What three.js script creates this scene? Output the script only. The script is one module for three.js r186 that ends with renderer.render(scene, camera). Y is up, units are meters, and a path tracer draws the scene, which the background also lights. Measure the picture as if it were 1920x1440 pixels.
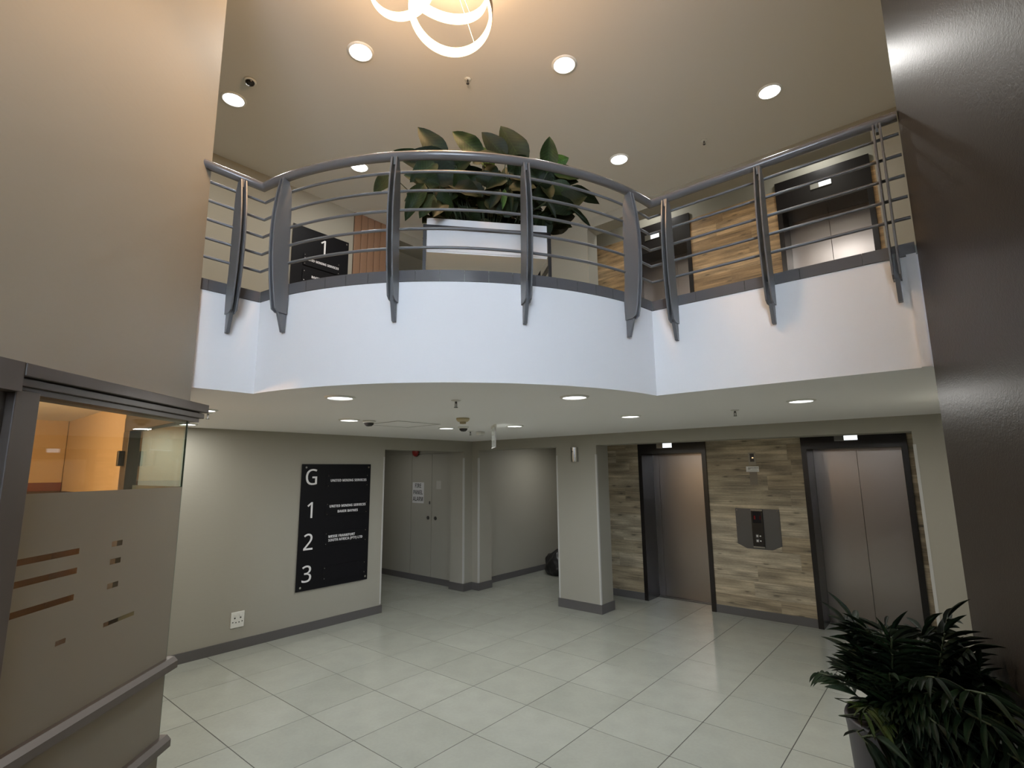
import * as THREE from 'three';
import { RoundedBoxGeometry } from 'three/addons/geometries/RoundedBoxGeometry.js';
import { TextGeometry } from 'three/addons/geometries/TextGeometry.js';
import { FontLoader } from 'three/addons/loaders/FontLoader.js';
import { mergeGeometries, toCreasedNormals } from 'three/addons/utils/BufferGeometryUtils.js';
import { RectAreaLightUniformsLib } from 'three/addons/lights/RectAreaLightUniformsLib.js';

// ---------------------------------------------------------------- camera, sky, exposure
const scene = new THREE.Scene();
const camera = new THREE.PerspectiveCamera(72.92, 4 / 3, 0.05, 200);
camera.position.set(5.2613, 1.8666, 1.7399);
camera.rotation.order = 'YXZ';
camera.rotation.set(0.1644, 0.7001, -0.0101);
const renderer = new THREE.WebGLRenderer({ antialias: true });
renderer.toneMapping = THREE.LinearToneMapping;
renderer.toneMappingExposure = 1.04;
renderer.shadowMap.enabled = true;
RectAreaLightUniformsLib.init();
const G = { ground: 0.96, upper: 1.0, lobby: 0.75, ring: 0.40, sky: 2.5, office: 0.55 };
const SKY = 8 * G.sky;
scene.background = new THREE.Color().setRGB(0.81 * SKY, 0.86 * SKY, 1.10 * SKY);   // overcast daylight outside the entrance window

const LED_GROUND = 130 * G.ground, LED_UPPER = 120 * G.upper, LED_LOBBY = 90 * G.lobby;
const COOL = new THREE.Color().setRGB(1.0, 0.985, 0.94), WARM = new THREE.Color().setRGB(1.0, 0.62, 0.33);

// ---------------------------------------------------------------- helpers
let seed = 20240607;
const rnd = () => { seed = (seed * 1664525 + 1013904223) >>> 0; return seed / 4294967296; };
const rr = (a, b) => a + (b - a) * rnd();
const taken = new Map();
function numbered(name) { const n = taken.get(name) ?? 0; taken.set(name, n + 1); return n ? name + '_' + String(n).padStart(3, '0') : name; }
function shade(o) { o.castShadow = true; o.receiveShadow = true; return o; }
function mesh(name, geo, mat, parent) { const m = shade(new THREE.Mesh(geo, mat)); m.name = name; parent.add(m); return m; }
function thing(name, label, category, pos = [0, 0, 0], turn = 0, group) {
  const g = new THREE.Group(); g.name = numbered(name); g.position.set(...pos); g.rotation.y = turn;
  g.userData = { label, category }; if (group) g.userData.group = group;
  scene.add(g); return g;
}
function tagged(name, geo, mat, label, category, group) {
  const m = mesh(numbered(name), geo, mat, scene); m.userData = { label, category }; if (group) m.userData.group = group; return m;
}
function struct(name, geo, mat, label, category) {
  const m = mesh(numbered(name), geo, mat, scene); m.userData = { label, category, kind: 'structure' }; return m;
}
function structGroup(name, label, category) {
  const g = new THREE.Group(); g.name = numbered(name); g.userData = { label, category, kind: 'structure' }; scene.add(g); return g;
}
// box from ranges
function bx(x0, x1, y0, y1, z0, z1) {
  const g = new THREE.BoxGeometry(x1 - x0, y1 - y0, z1 - z0); g.translate((x0 + x1) / 2, (y0 + y1) / 2, (z0 + z1) / 2); return g;
}
function rb(x0, x1, y0, y1, z0, z1, r = 0.004) {
  const g = new RoundedBoxGeometry(x1 - x0, y1 - y0, z1 - z0, 2, Math.min(r, (x1 - x0) / 2.01, (y1 - y0) / 2.01, (z1 - z0) / 2.01));
  g.translate((x0 + x1) / 2, (y0 + y1) / 2, (z0 + z1) / 2); return g;
}
function cyl(r0, r1, h, x, y, z, seg = 24, axis = 'y') {
  const g = new THREE.CylinderGeometry(r0, r1, h, seg); if (axis === 'x') g.rotateZ(Math.PI / 2); if (axis === 'z') g.rotateX(Math.PI / 2);
  g.translate(x, y, z); return g;
}
function merge(list) { return mergeGeometries(list.map((g) => { const n = g.index ? g.toNonIndexed() : g.clone(); for (const k of Object.keys(n.attributes)) if (!['position', 'normal', 'uv'].includes(k)) n.deleteAttribute(k); return n; })); }
function lathe(points, seg = 32) { return new THREE.LatheGeometry(points.map(([r, y]) => new THREE.Vector2(r, y)), seg); }
const latheD = (points, seg = 32) => lathe([...points].reverse(), seg);
function polyPrism(pts, y0, y1) {              // plan polygon [x, z] raised between two heights
  const s = new THREE.Shape(pts.map(([x, z]) => new THREE.Vector2(x, -z)));
  const g = new THREE.ExtrudeGeometry(s, { depth: y1 - y0, bevelEnabled: false, curveSegments: 1 }); g.rotateX(-Math.PI / 2); g.translate(0, y0, 0); return g;
}
class Path3 extends THREE.Curve { constructor(fn) { super(); this.fn = fn; } getPoint(t) { return this.fn(t); } }
function polyTube(points, r, seg = 10) {       // tube with sharp mitred corners through the points
  const n = points.length, pos = [], nor = [], idx = [];
  for (let i = 0; i < n; i++) {
    const p = points[i], a = i ? p.clone().sub(points[i - 1]).normalize() : points[1].clone().sub(p).normalize();
    const b = i < n - 1 ? points[i + 1].clone().sub(p).normalize() : a.clone();
    const t = a.clone().add(b).normalize(), up = new THREE.Vector3(0, 1, 0);
    const side = new THREE.Vector3().crossVectors(t, up).normalize(), stretch = 1 / Math.max(0.5, t.dot(a)), u2 = new THREE.Vector3().crossVectors(side, t).normalize();
    for (let k = 0; k <= seg; k++) {
      const an = k / seg * Math.PI * 2, c = Math.cos(an), s = Math.sin(an);
      pos.push(p.x + (side.x * c * stretch + u2.x * s) * r, p.y + (side.y * c * stretch + u2.y * s) * r, p.z + (side.z * c * stretch + u2.z * s) * r);
      nor.push(side.x * c + u2.x * s, side.y * c + u2.y * s, side.z * c + u2.z * s);
    }
  }
  const w = seg + 1;
  for (let i = 0; i < n - 1; i++) for (let k = 0; k < seg; k++) { const a = i * w + k, b = a + w; idx.push(a, b, a + 1, b, b + 1, a + 1); }
  for (const [i, flip] of [[0, 0], [n - 1, 1]]) {
    const c = pos.length / 3, p = points[i]; pos.push(p.x, p.y, p.z); const d = points[1].clone().sub(points[0]).normalize().multiplyScalar(flip ? 1 : -1); nor.push(d.x, d.y, d.z);
    for (let k = 0; k < seg; k++) flip ? idx.push(c, i * w + k + 1, i * w + k) : idx.push(c, i * w + k, i * w + k + 1);
  }
  const g = new THREE.BufferGeometry(); g.setAttribute('position', new THREE.Float32BufferAttribute(pos, 3)); g.setAttribute('normal', new THREE.Float32BufferAttribute(nor, 3));
  g.setAttribute('uv', new THREE.Float32BufferAttribute(new Float32Array(pos.length / 3 * 2), 2)); g.setIndex(idx); return g;
}
const V = (x, y, z) => new THREE.Vector3(x, y, z);
const rgb = (r, g, b) => new THREE.Color().setRGB(r, g, b);
const std = (c, roughness, extra = {}) => new THREE.MeshStandardMaterial({ color: c, roughness, ...extra });
const phy = (c, roughness, extra = {}) => new THREE.MeshPhysicalMaterial({ color: c, roughness, ...extra });

// value noise for textures
function noise2(w, h, fx, fy, s0) {
  let s = s0; const r = () => { s = (s * 1664525 + 1013904223) >>> 0; return s / 4294967296; };
  const gw = fx, gh = fy, g = Array.from({ length: gw * gh }, r), out = new Float32Array(w * h), sm = (t) => t * t * (3 - 2 * t);
  for (let y = 0; y < h; y++) for (let x = 0; x < w; x++) {
    const u = x / w * gw, v = y / h * gh, i = Math.floor(u), j = Math.floor(v), a = sm(u - i), b = sm(v - j);
    const p = (ii, jj) => g[(jj % gh) * gw + (ii % gw)];
    out[y * w + x] = (p(i, j) * (1 - a) + p(i + 1, j) * a) * (1 - b) + (p(i, j + 1) * (1 - a) + p(i + 1, j + 1) * a) * b;
  }
  return out;
}
function dataTex(w, h, fn, srgb = true) {
  const d = new Uint8Array(w * h * 4);
  for (let i = 0; i < w * h; i++) { const c = fn(i % w, Math.floor(i / w), i); d[i * 4] = c[0]; d[i * 4 + 1] = c[1]; d[i * 4 + 2] = c[2]; d[i * 4 + 3] = 255; }
  const t = new THREE.DataTexture(d, w, h); t.magFilter = THREE.LinearFilter; t.minFilter = THREE.LinearMipmapLinearFilter; t.generateMipmaps = true;
  t.wrapS = t.wrapT = THREE.RepeatWrapping; if (srgb) t.colorSpace = THREE.SRGBColorSpace; t.needsUpdate = true; return t;
}
const clamp = (v) => Math.max(0, Math.min(255, v));
// weathered oak laminate, several boards
function oak(base, s) {
  const w = 512, h = 128, a = noise2(w, h, 3, 5, s), b = noise2(w, h, 6, 26, s + 3), c = noise2(w, h, 60, 64, s + 5), e = noise2(w, h, 6, 4, s + 9);
  const knots = Array.from({ length: 3 }, (_, i) => [((s * 37 + i * 191) % 480) + 16, ((s * 13 + i * 53) % 100) + 14, 4 + (s + i) % 4]);
  return dataTex(w, h, (x, y, i) => {
    let v = 1.0 + (a[i] - 0.5) * 0.30 + (b[i] - 0.5) * 0.26 + (c[i] - 0.5) * 0.12 + (e[i] - 0.5) * 0.26;
    for (const [kx, ky, kr] of knots) { const q = Math.hypot((x - kx) * 0.45, y - ky) / kr; if (q < 2.4) v -= 0.34 * Math.exp(-q * q * 0.9) - 0.06 * Math.sin(q * 7) * Math.exp(-q); }
    return [clamp(base[0] * v), clamp(base[1] * v), clamp(base[2] * v)];
  });
}
// fine plaster / speckle bump
const plasterBump = (() => { const n = noise2(256, 256, 96, 96, 5), m = noise2(256, 256, 30, 30, 8); return dataTex(256, 256, (x, y, i) => { const v = clamp(255 * (0.6 * n[i] + 0.4 * m[i])); return [v, v, v]; }, false); })();
plasterBump.repeat.set(3, 3);

// ---------------------------------------------------------------- materials
const M = {
  wall: std(rgb(0.345, 0.33, 0.278), 0.62, { bumpMap: plasterBump, bumpScale: 0.0004 }),
  wallUpper: std(rgb(0.325, 0.31, 0.255), 0.62, { bumpMap: plasterBump, bumpScale: 0.0004 }),
  white: std(rgb(0.90, 0.89, 0.885), 0.7),
  wallLobby: std(rgb(0.32, 0.295, 0.24), 0.55, { bumpMap: plasterBump, bumpScale: 0.0004 }),
  ceiling: std(rgb(0.65, 0.625, 0.575), 0.8),
  darkWall: phy(rgb(0.045, 0.042, 0.040), 0.36, { specularIntensity: 0.33, bumpMap: plasterBump, bumpScale: 0.0005 }),
  skirting: std(rgb(0.105, 0.10, 0.098), 0.42),
  kerb: phy(rgb(0.12, 0.115, 0.118), 0.12),
  railMetal: phy(rgb(0.145, 0.145, 0.147), 0.34),
  handrail: phy(rgb(0.16, 0.15, 0.145), 0.2),
  guard: std(rgb(0.50, 0.50, 0.48), 0.35),
  black: std(rgb(0.012, 0.011, 0.012), 0.35),
  blackFrame: phy(rgb(0.013, 0.011, 0.011), 0.26),
  steel: phy(rgb(0.43, 0.392, 0.375), 0.28, { metalness: 1, anisotropy: 0.5 }),
  steelDark: std(rgb(0.10, 0.10, 0.10), 0.38, { metalness: 0.6 }),
  chrome: std(rgb(0.62, 0.62, 0.62), 0.16, { metalness: 1 }),
  signBlack: phy(rgb(0.006, 0.006, 0.008), 0.5, { specularIntensity: 0.35 }),
  letter: std(rgb(0.80, 0.80, 0.82), 0.5),
  plastic: std(rgb(0.74, 0.74, 0.70), 0.4),
  cream: std(rgb(0.50, 0.43, 0.27), 0.5),
  darkDot: std(rgb(0.03, 0.03, 0.03), 0.4),
  redPlastic: std(rgb(0.26, 0.02, 0.015), 0.4),
  brownFrame: std(rgb(0.075, 0.061, 0.051), 0.42),
  brownDoor: std(rgb(0.09, 0.055, 0.038), 0.45),
  orangeWall: std(rgb(0.55, 0.40, 0.24), 0.7),
  redBand: std(rgb(0.16, 0.04, 0.02), 0.5),
  glass: phy(rgb(0.93, 0.97, 0.94), 0.0, { transmission: 1, thickness: 0, ior: 1.5 }),
  glassEdge: phy(rgb(0.10, 0.18, 0.14), 0.2),
  film: phy(rgb(0.16, 0.155, 0.125), 0.9, { transmission: 0.45, thickness: 0 }),
  acrylic: phy(rgb(0.9, 0.92, 0.9), 0.05, { transmission: 0.85, thickness: 0 }),
  planterWhite: std(rgb(0.74, 0.74, 0.74), 0.35),
  soil: std(rgb(0.02, 0.015, 0.01), 0.95),
  pot: std(rgb(0.055, 0.055, 0.065), 0.5),
  stem: std(rgb(0.035, 0.05, 0.02), 0.6),
  bag: phy(rgb(0.010, 0.010, 0.011), 0.32),
  led: new THREE.MeshStandardMaterial({ color: 0x000000, emissive: rgb(1, 1, 1), emissiveIntensity: 5 }),
  ledWarm: new THREE.MeshStandardMaterial({ color: 0x000000, emissive: rgb(1.0, 0.72, 0.40), emissiveIntensity: 14 * G.ring }),
  ledCap: new THREE.MeshStandardMaterial({ color: rgb(0.6, 0.6, 0.6), emissive: rgb(0.9, 0.95, 1), emissiveIntensity: 1.4 }),
  ringShell: std(rgb(0.30, 0.20, 0.12), 0.35, { metalness: 0.6 }),
  paper: std(rgb(0.62, 0.62, 0.62), 0.7),
  slat: std(rgb(0.235, 0.135, 0.08), 0.5),
  slatGroove: std(rgb(0.06, 0.035, 0.02), 0.7),
  grout: std(rgb(0.07, 0.068, 0.062), 0.8),
};
const tileMats = [0, 1, 2, 3].map((k) => {
  const n = noise2(128, 128, 5, 5, 31 + k), m = noise2(128, 128, 40, 40, 77 + k), b = [172, 175, 166].map((v) => v + (k - 1.5) * 2.2);
  return phy(rgb(1, 1, 1), 0.11, { map: dataTex(128, 128, (x, y, i) => { const v = 1 + (n[i] - 0.5) * 0.035 + (m[i] - 0.5) * 0.02; return b.map((c) => clamp(c * v)); }), ior: 1.5 });
});
const plankMats = [[[166, 152, 127], 11], [[152, 138, 114], 23], [[175, 162, 138], 37], [[142, 128, 104], 51], [[160, 147, 122], 67]].map(([c, s]) => std(rgb(1, 1, 1), 0.55, { map: oak(c, s) }));
const upperPlankMats = [[[170, 140, 100], 13], [[150, 122, 86], 29], [[182, 152, 112], 41]].map(([c, s]) => std(rgb(1, 1, 1), 0.55, { map: oak(c, s) }));

// ---------------------------------------------------------------- key dimensions (metres; floor tiles are 600 x 600)
const XS = -0.86, ZF = -4.476, ZB = -4.794, ZL = -5.52, CEIL = 2.345, UP0 = 2.985, UCEIL = 5.5, UCEIL2 = 6.0, BEAM = 2.195;
const CX = 1.822, CZ = -1.615, R0 = 1.977, XE = 2.02, ZE = -1.49;      // balcony: bulge centre and radius, straight edges
const E0 = [2.05, 0, 0.705], TURN = -47 * Math.PI / 180;                // free end of the partition; local x runs along it, local -z faces the lobby
const DX = Math.cos(47 * Math.PI / 180), DZ = Math.sin(47 * Math.PI / 180);
const loc = (s, y, n) => [E0[0] + DX * s + DZ * n, y, E0[2] + DZ * s - DX * n];

// ---------------------------------------------------------------- floor
{
  const T = 0.6, gap = 0.0028, thick = 0.012;
  const floor = structGroup('floor', 'glossy off-white square porcelain floor tiles with dark thin joints', 'floor');
  mesh('grout_bed', bx(-3.9, 10.5, -0.12, -0.0022, -7.3, 7.5), M.grout, floor);
  const tileGeo = new RoundedBoxGeometry(T - 2 * gap, thick, T - 2 * gap, 1, 0.0012);
  const far = [];
  for (let i = -6; i <= 16; i++) for (let j = -12; j <= 11; j++) {
    const x = (i + 0.5) * T, z = -(j + 0.5) * T;
    if (x < -3.5 || z > 7.2 || x > 10.3) continue;
    if (z < -6 && x > 0.9) continue;
    const near = i >= -6 && i <= 8 && j >= -2 && j <= 11 && !(x < XS - 0.3 && z > -2.7) && !(z < -4.5 && x < -1);
    if (near) { const m = mesh('tile', tileGeo, tileMats[Math.floor(rnd() * 4)], floor); m.position.set(x, -thick / 2, z); m.rotation.y = Math.floor(rnd() * 4) * Math.PI / 2; }
    else far.push(tileGeo.clone().translate(x, -thick / 2, z));
  }
  const rest = mesh('tile_field', merge(far), tileMats[1], floor); rest.userData.kind = 'stuff';
}

// ---------------------------------------------------------------- ground-floor walls
{
  const w = structGroup('wall_left', 'grey-beige painted wall carrying the black floor directory', 'wall');
  mesh('wall_panel', bx(XS - 0.18, XS, 0, CEIL, -2.737, 4.6), M.wall, w);
  mesh('lintel', bx(XS - 0.18, XS, 2.172, CEIL, -4.30, -2.737), M.wall, w);
  const alcove = struct('wall_alcove', merge([bx(-3.5, -1.17, 0, CEIL, -4.6, -4.40), bx(-3.5, -3.32, 0, CEIL, -4.40, -2.5), bx(-3.5, XS - 0.18, 0, CEIL, -2.7, -2.5)]), M.wall, 'grey-beige alcove wall behind the fire panel cupboard', 'wall');
  struct('wall_corner', polyPrism([[-1.17, -4.29], [-0.862, -4.29], [-0.862, -4.484], [-0.714, -4.484], [-0.714, -4.79], [-1.17, -4.79]], 0, CEIL), M.wall, 'notched grey corner column between the two passage openings', 'column');
  struct('wall_passage', merge([bx(-1.17, -0.945, 0, CEIL, -7.2, -4.79), bx(-1.17, 1.0, 0, CEIL, -7.2, -7.0), bx(0.8, 1.0, 0, CEIL, -7.0, ZL - 0.1)]), M.wall, 'grey-beige wall of the passage where the black bag lies', 'wall');
  struct('wall_pillar', bx(0.842, 1.512, 0, BEAM, ZB, ZF - 0.008), M.wall, 'grey square pillar with chrome dispenser near its top', 'pillar');
  struct('wall_beam', bx(-0.714, 4.97, BEAM, CEIL, ZB, ZF - 0.008), M.wall, 'grey-beige beam running across above the lifts', 'beam');
  struct('wall_return', bx(4.97, 5.75, 0, CEIL, -6.1, ZF - 0.008), M.wall, 'narrow grey-beige wall beside the right-hand lift door frame', 'wall');
  struct('wall_side', bx(5.55, 5.75, 0, CEIL, ZF - 0.008, -1.2), M.wall, 'plain side wall behind the dark grey wall', 'wall');
}
// lift wall on both storeys: backing plus one mesh per laminate plank
function plankRun(parent, x0, x1, y0, y1, mats, h, zf) {
  let y = y1;
  while (y > y0 + 0.01) {
    const b = Math.max(y0, y - h); let x = x0, first = rr(0.35, 1.25);
    while (x < x1 - 0.001) {
      let e = Math.min(x1, x + first); if (x1 - e < 0.12) e = x1; first = 1.25;
      const g = new THREE.BoxGeometry(e - x - 0.0006, y - b - 0.0006, 0.012), uv = g.attributes.uv, ou = rnd(), ov = rnd();
      for (let k = 0; k < uv.count; k++) uv.setXY(k, uv.getX(k) * (e - x) / 1.3 + ou, uv.getY(k) * 0.9 + ov);
      const m = mesh('plank', g, mats[Math.floor(rnd() * mats.length)], parent); m.position.set((x + e) / 2, (y + b) / 2, zf - 0.006 + rr(-0.0004, 0.0004));
      x = e;
    }
    y = b;
  }
}
const L1 = [1.62, 2.635], L2 = [3.815, 4.87];
for (const [y0, y1, yt, top, bot, mats, mat, where] of [[0, CEIL, CEIL - 0.002, 2.29, 0.1, plankMats, M.wall, 'ground floor'], [UP0, UCEIL2, 5.53, 5.63, 3.08, upperPlankMats, M.wallUpper, 'upstairs']]) {
  for (const [x0, x1, l] of [[0.8, L1[0], 'oak plank wall left of the ' + where + ' lifts beside the pillar'], [L1[1], L2[0], 'weathered oak plank wall between the two ' + where + ' lifts'], [L2[1], 4.97, 'narrow oak plank strip beside the ' + where + ' lift near the dark wall']]) {
    const w = structGroup('wall_back', l, 'wall');
    mesh('wall_backing', bx(x0, x1, y0, y1, ZL - 0.18, ZL - 0.013), mat, w);
    plankRun(w, x0 + 0.001, x1 - 0.001, bot, yt, mats, 0.19, ZL);
  }
  for (const [x0, x1] of [L1, L2]) struct('wall_back', bx(x0, x1, top, y1, ZL - 0.18, ZL - 0.013), mat, 'plain wall strip above the ' + where + ' lift frame', 'wall');
}
struct('wall_shaft', bx(0.8, 5.2, 0, UCEIL2, -6.35, -6.1), M.wall, 'plain lift shaft wall', 'wall');
// skirtings
const SK = 0.1, ST = 0.014;
[
  ['baseboard_left', bx(XS, XS + ST, 0, SK, -2.737 - ST, 0.70), 'dark grey skirting below the floor directory'],
  ['baseboard_left', bx(XS - 0.18, XS, 0, SK, -2.737 - ST, -2.737), 'short dark grey skirting end at the passage corner'],
  ['baseboard_alcove', bx(-3.32, -1.17 - ST, 0, SK, -4.40, -4.40 + ST), 'dark grey skirting under the fire panel cupboard'],
  ['baseboard_corner', polyPrism([[-1.17 - ST, -4.29 + ST], [-0.862 + ST, -4.29 + ST], [-0.862 + ST, -4.484 + ST], [-0.714 + ST, -4.484 + ST], [-0.714 + ST, -4.79], [-1.17 - ST, -4.79]], 0, SK + 0.015), 'dark grey skirting wrapped around the notched column'],
  ['baseboard_passage', bx(-0.945, -0.945 + ST, 0, SK, -7.0, -4.79), 'dark grey skirting along the passage with the black bag'],
  ['baseboard_pillar', bx(0.842 - ST, 1.512 + ST, 0, SK + 0.015, ZB - ST, ZF - 0.008 + ST), 'dark grey skirting around the square pillar'],
  ['baseboard_back', bx(0.8, L1[0], 0, SK, ZL - 0.013, ZL + 0.006), 'dark grey skirting on the narrow plank wall by the pillar'],
  ['baseboard_back', bx(L1[1], L2[0], 0, SK, ZL - 0.013, ZL + 0.006), 'dark grey skirting on the plank wall between the lifts'],
  ['baseboard_return', bx(4.97 - ST, 5.55, 0, SK, ZF - 0.008, ZF - 0.008 + ST), 'dark grey skirting beside the right-hand lift'],
].forEach(([n, g, l]) => struct(n, g, M.skirting, l, 'skirting'));
// corner guards
function guard(x, z, sx, sz, label, h = 2.07) {       // sx, sz: directions of the two wall faces away from the corner
  const t = 0.003, w = 0.022, g = merge([bx(Math.min(x - sx * -0, x + sx * w), Math.max(x, x + sx * w), 0.116, h, z - (sz > 0 ? t : 0), z + (sz > 0 ? 0 : t)), bx(x - (sx > 0 ? t : 0), x + (sx > 0 ? 0 : t), 0.116, h, Math.min(z, z + sz * w), Math.max(z, z + sz * w))]);
  struct('trim_guard', g, M.guard, label, 'corner guard');
}
guard(XS, -2.737, -1, 1, 'pale corner guard at the end of the directory wall');
guard(-0.862, -4.29, -1, -1, 'pale corner guard on the outer edge of the notched column');
guard(-0.714, -4.484, -1, -1, 'pale corner guard on the inner step of the notched column');
guard(0.842, ZF - 0.008, 1, -1, 'pale corner guard on the passage edge of the pillar');
guard(1.512, ZF - 0.008, -1, -1, 'pale corner guard on the lift edge of the pillar');
guard(4.97, ZF - 0.008, 1, -1, 'pale corner guard on the wall end beside the lift');

// ---------------------------------------------------------------- upper slab, fascia, kerb
const arc = (R, a0, a1, n) => Array.from({ length: n + 1 }, (_, k) => { const a = a0 + (a1 - a0) * k / n; return [CX + R * Math.cos(a), CZ + R * Math.sin(a)]; });
function edgePath(o, n = 48) {                          // plan of the balcony edge offset outwards by o: straight, bulge, straight
  const R = R0 + o, a0 = Math.acos((XE + o - CX) / R), a1 = Math.asin((ZE + o - CZ) / R);
  return { a0, a1, R, bulge: arc(R, a0, a1, n) };
}
{
  const e = edgePath(0, 72);
  const slab = polyPrism([[-3.5, 5.2], [XE, 5.2], ...e.bulge, [5.75, ZE], [5.75, -6.1], [1.0, -6.1], [1.0, -7.2], [-3.5, -7.2]], CEIL, 2.925);
  struct('ceiling', toCreasedNormals(slab, 0.5), M.white, 'white first floor slab with curved balcony fascia and flat underside', 'ceiling');
  const e2 = edgePath(-0.035, 72);
  struct('floor_upper', polyPrism([[-3.5, 5.2], [XE - 0.035, 5.2], ...e2.bulge, [5.75, ZE - 0.035], [5.75, -6.1], [1.0, -6.1], [1.0, -7.2], [-3.5, -7.2]], 2.925, UP0), tileMats[1], 'first floor landing floor finish', 'floor');
  const kerb = structGroup('trim_kerb', 'dark grey glazed tile edging along the balcony floor edge', 'kerb');
  const seg = (pts) => mesh('kerb_tile', polyPrism(pts, 2.926, 2.992), M.kerb, kerb);
  const o0 = edgePath(-0.034, 1), o1 = edgePath(0.006, 1), nb = 20;
  for (let k = 0; k < nb; k++) {
    const f0 = (k + 0.006) / nb, f1 = (k + 0.994) / nb, mixA = (e, f) => e.a0 + (e.a1 - e.a0) * f;
    seg([...arc(o0.R, mixA(o0, f0), mixA(o0, f1), 4), ...arc(o1.R, mixA(o1, f0), mixA(o1, f1), 4).reverse()]);
  }
  const zc = o1.bulge[0][1], zi = o0.bulge[0][1];
  for (let z = zc, k = 0; z < 1.25; z += 0.3, k++) seg([[XE - 0.034, z + 0.001], [XE + 0.006, z + 0.001], [XE + 0.006, z + 0.299], [XE - 0.034, z + 0.299]]);
  const xc = o1.bulge.at(-1)[0];
  for (let x = xc; x < 5.22; x += 0.3) seg([[x + 0.001, ZE - 0.034], [Math.min(5.225, x + 0.299), ZE - 0.034], [Math.min(5.225, x + 0.299), ZE + 0.006], [x + 0.001, ZE + 0.006]]);
  struct('trim_filler', bx(5.185, 5.226, CEIL, 2.925, ZE + 0.002, ZE + 0.03), M.white, 'white filler strip where the balcony fascia meets the dark wall', 'trim');
}

// ---------------------------------------------------------------- upper walls and ceiling
{
  struct('wall_left_upper', merge([bx(XS - 0.18, XS, UP0, UCEIL, -2.76, 5.2), bx(XS - 0.18, XS, 5.355, UCEIL, -4.3, -2.76), bx(-1.2, XS - 0.18, 5.355, UCEIL, -4.3, -2.76)]), M.wallUpper, 'beige first floor wall with the upstairs directory and timber slats', 'wall');
  struct('wall_alcove_upper', merge([bx(-3.5, -1.17, UP0, UCEIL, -4.6, -4.40), bx(-3.5, -3.32, UP0, UCEIL, -4.40, -2.5), bx(-3.5, XS - 0.18, UP0, UCEIL, -2.7, -2.5)]), M.wallUpper, 'beige alcove wall beyond the upstairs opening', 'wall');
  struct('wall_front_upper', merge([bx(-1.17, 1.5, UP0, UCEIL2, -4.74, ZF), bx(1.5, 4.965, 5.355, UCEIL2, -4.74, ZF), bx(4.965, 5.75, UP0, UCEIL2, -6.1, ZF), bx(0.62, 0.8, UP0, UCEIL2, -6.1, -4.74)]), M.wallUpper, 'beige first floor wall and bulkhead in front of the upstairs lifts', 'wall');
  struct('ceiling_upper', merge([bx(-3.5, 10.6, UCEIL, UCEIL + 0.15, ZF, 7.6)]), M.ceiling, 'high cream ceiling over the double height lobby', 'ceiling');
  struct('ceiling_lobby', merge([bx(-3.5, 5.75, UCEIL2, UCEIL2 + 0.15, -6.4, ZF), bx(-3.5, 5.75, UCEIL, UCEIL2, ZF, ZF + 0.03).translate(0, 0.15, 0)]), M.ceiling, 'raised ceiling of the upstairs lift lobby', 'ceiling');
  struct('wall_end_upper', merge([bx(5.55, 5.75, 2.925, UCEIL, ZF, -1.2), bx(-3.5, -3.3, 2.925, UCEIL, -2.7, 5.3), bx(-3.5, 6.2, 0, UCEIL, 5.2, 5.4)]), M.wallUpper, 'plain outer walls of the building', 'wall');
}
// the lobby's own two side walls stand at 43 degrees to the tile grid
{
  const left = structGroup('wall_lobby', 'tall warm-grey painted wall above the glazed reception screen', 'wall');
  left.position.set(...E0); left.rotation.y = TURN;
  mesh('wall_panel', bx(0, 6.6, 2.252, UCEIL, 0, 0.16), M.wallLobby, left);
  mesh('wall_panel', bx(2.06, 6.6, 0, 2.252, 0, 0.16), M.wallLobby, left);
  const right = structGroup('wall_right', 'tall dark grey satin painted wall at the lobby side', 'wall');
  const th = 14 * Math.PI / 180, LEN = 2.1, A0 = [5.232, -1.425], A1 = [A0[0] + LEN * Math.sin(th), A0[1] + LEN * Math.cos(th)], B1 = loc(6.7, 0, 2.56);
  mesh('wall_panel', polyPrism([A0, A1, [B1[0], B1[2]], [B1[0] + 0.14, B1[2] - 0.14], [A1[0] + 0.2, A1[1] - 0.1], [A0[0] + 0.2, A0[1] - 0.03]], 0, UCEIL), M.darkWall, right);
  // entrance wall behind the camera, with a high daylight window above a timber door
  const en = structGroup('wall_entrance', 'entrance wall with high daylight window', 'wall');
  en.position.set(...loc(6.5, 0, 0)); en.rotation.y = TURN;
  mesh('wall_panel', merge([bx(0, 0.2, 0, 2.4, -2.7, 0.1), bx(0, 0.2, 5.35, UCEIL, -2.7, 0.1), bx(0, 0.2, 2.4, 5.35, -2.7, -2.45), bx(0, 0.2, 2.4, 5.35, -0.15, 0.1)]), M.wallUpper, en);
  const win = structGroup('window_1', 'tall entrance window divided by dark mullions', 'window');
  win.position.copy(en.position); win.rotation.y = TURN;
  mesh('window_frame', merge([bx(0.06, 0.12, 2.4, 2.46, -2.45, -0.15), bx(0.06, 0.12, 5.29, 5.35, -2.45, -0.15), ...[-2.45, -1.70, -0.96, -0.21].map((z) => bx(0.06, 0.12, 2.46, 5.29, z, z + 0.06))]), M.brownFrame, win);
  for (const z of [-2.39, -1.64, -0.90]) mesh('pane', bx(0.085, 0.091, 2.46, 5.29, z, z + 0.69), M.glass, win);
}

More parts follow.
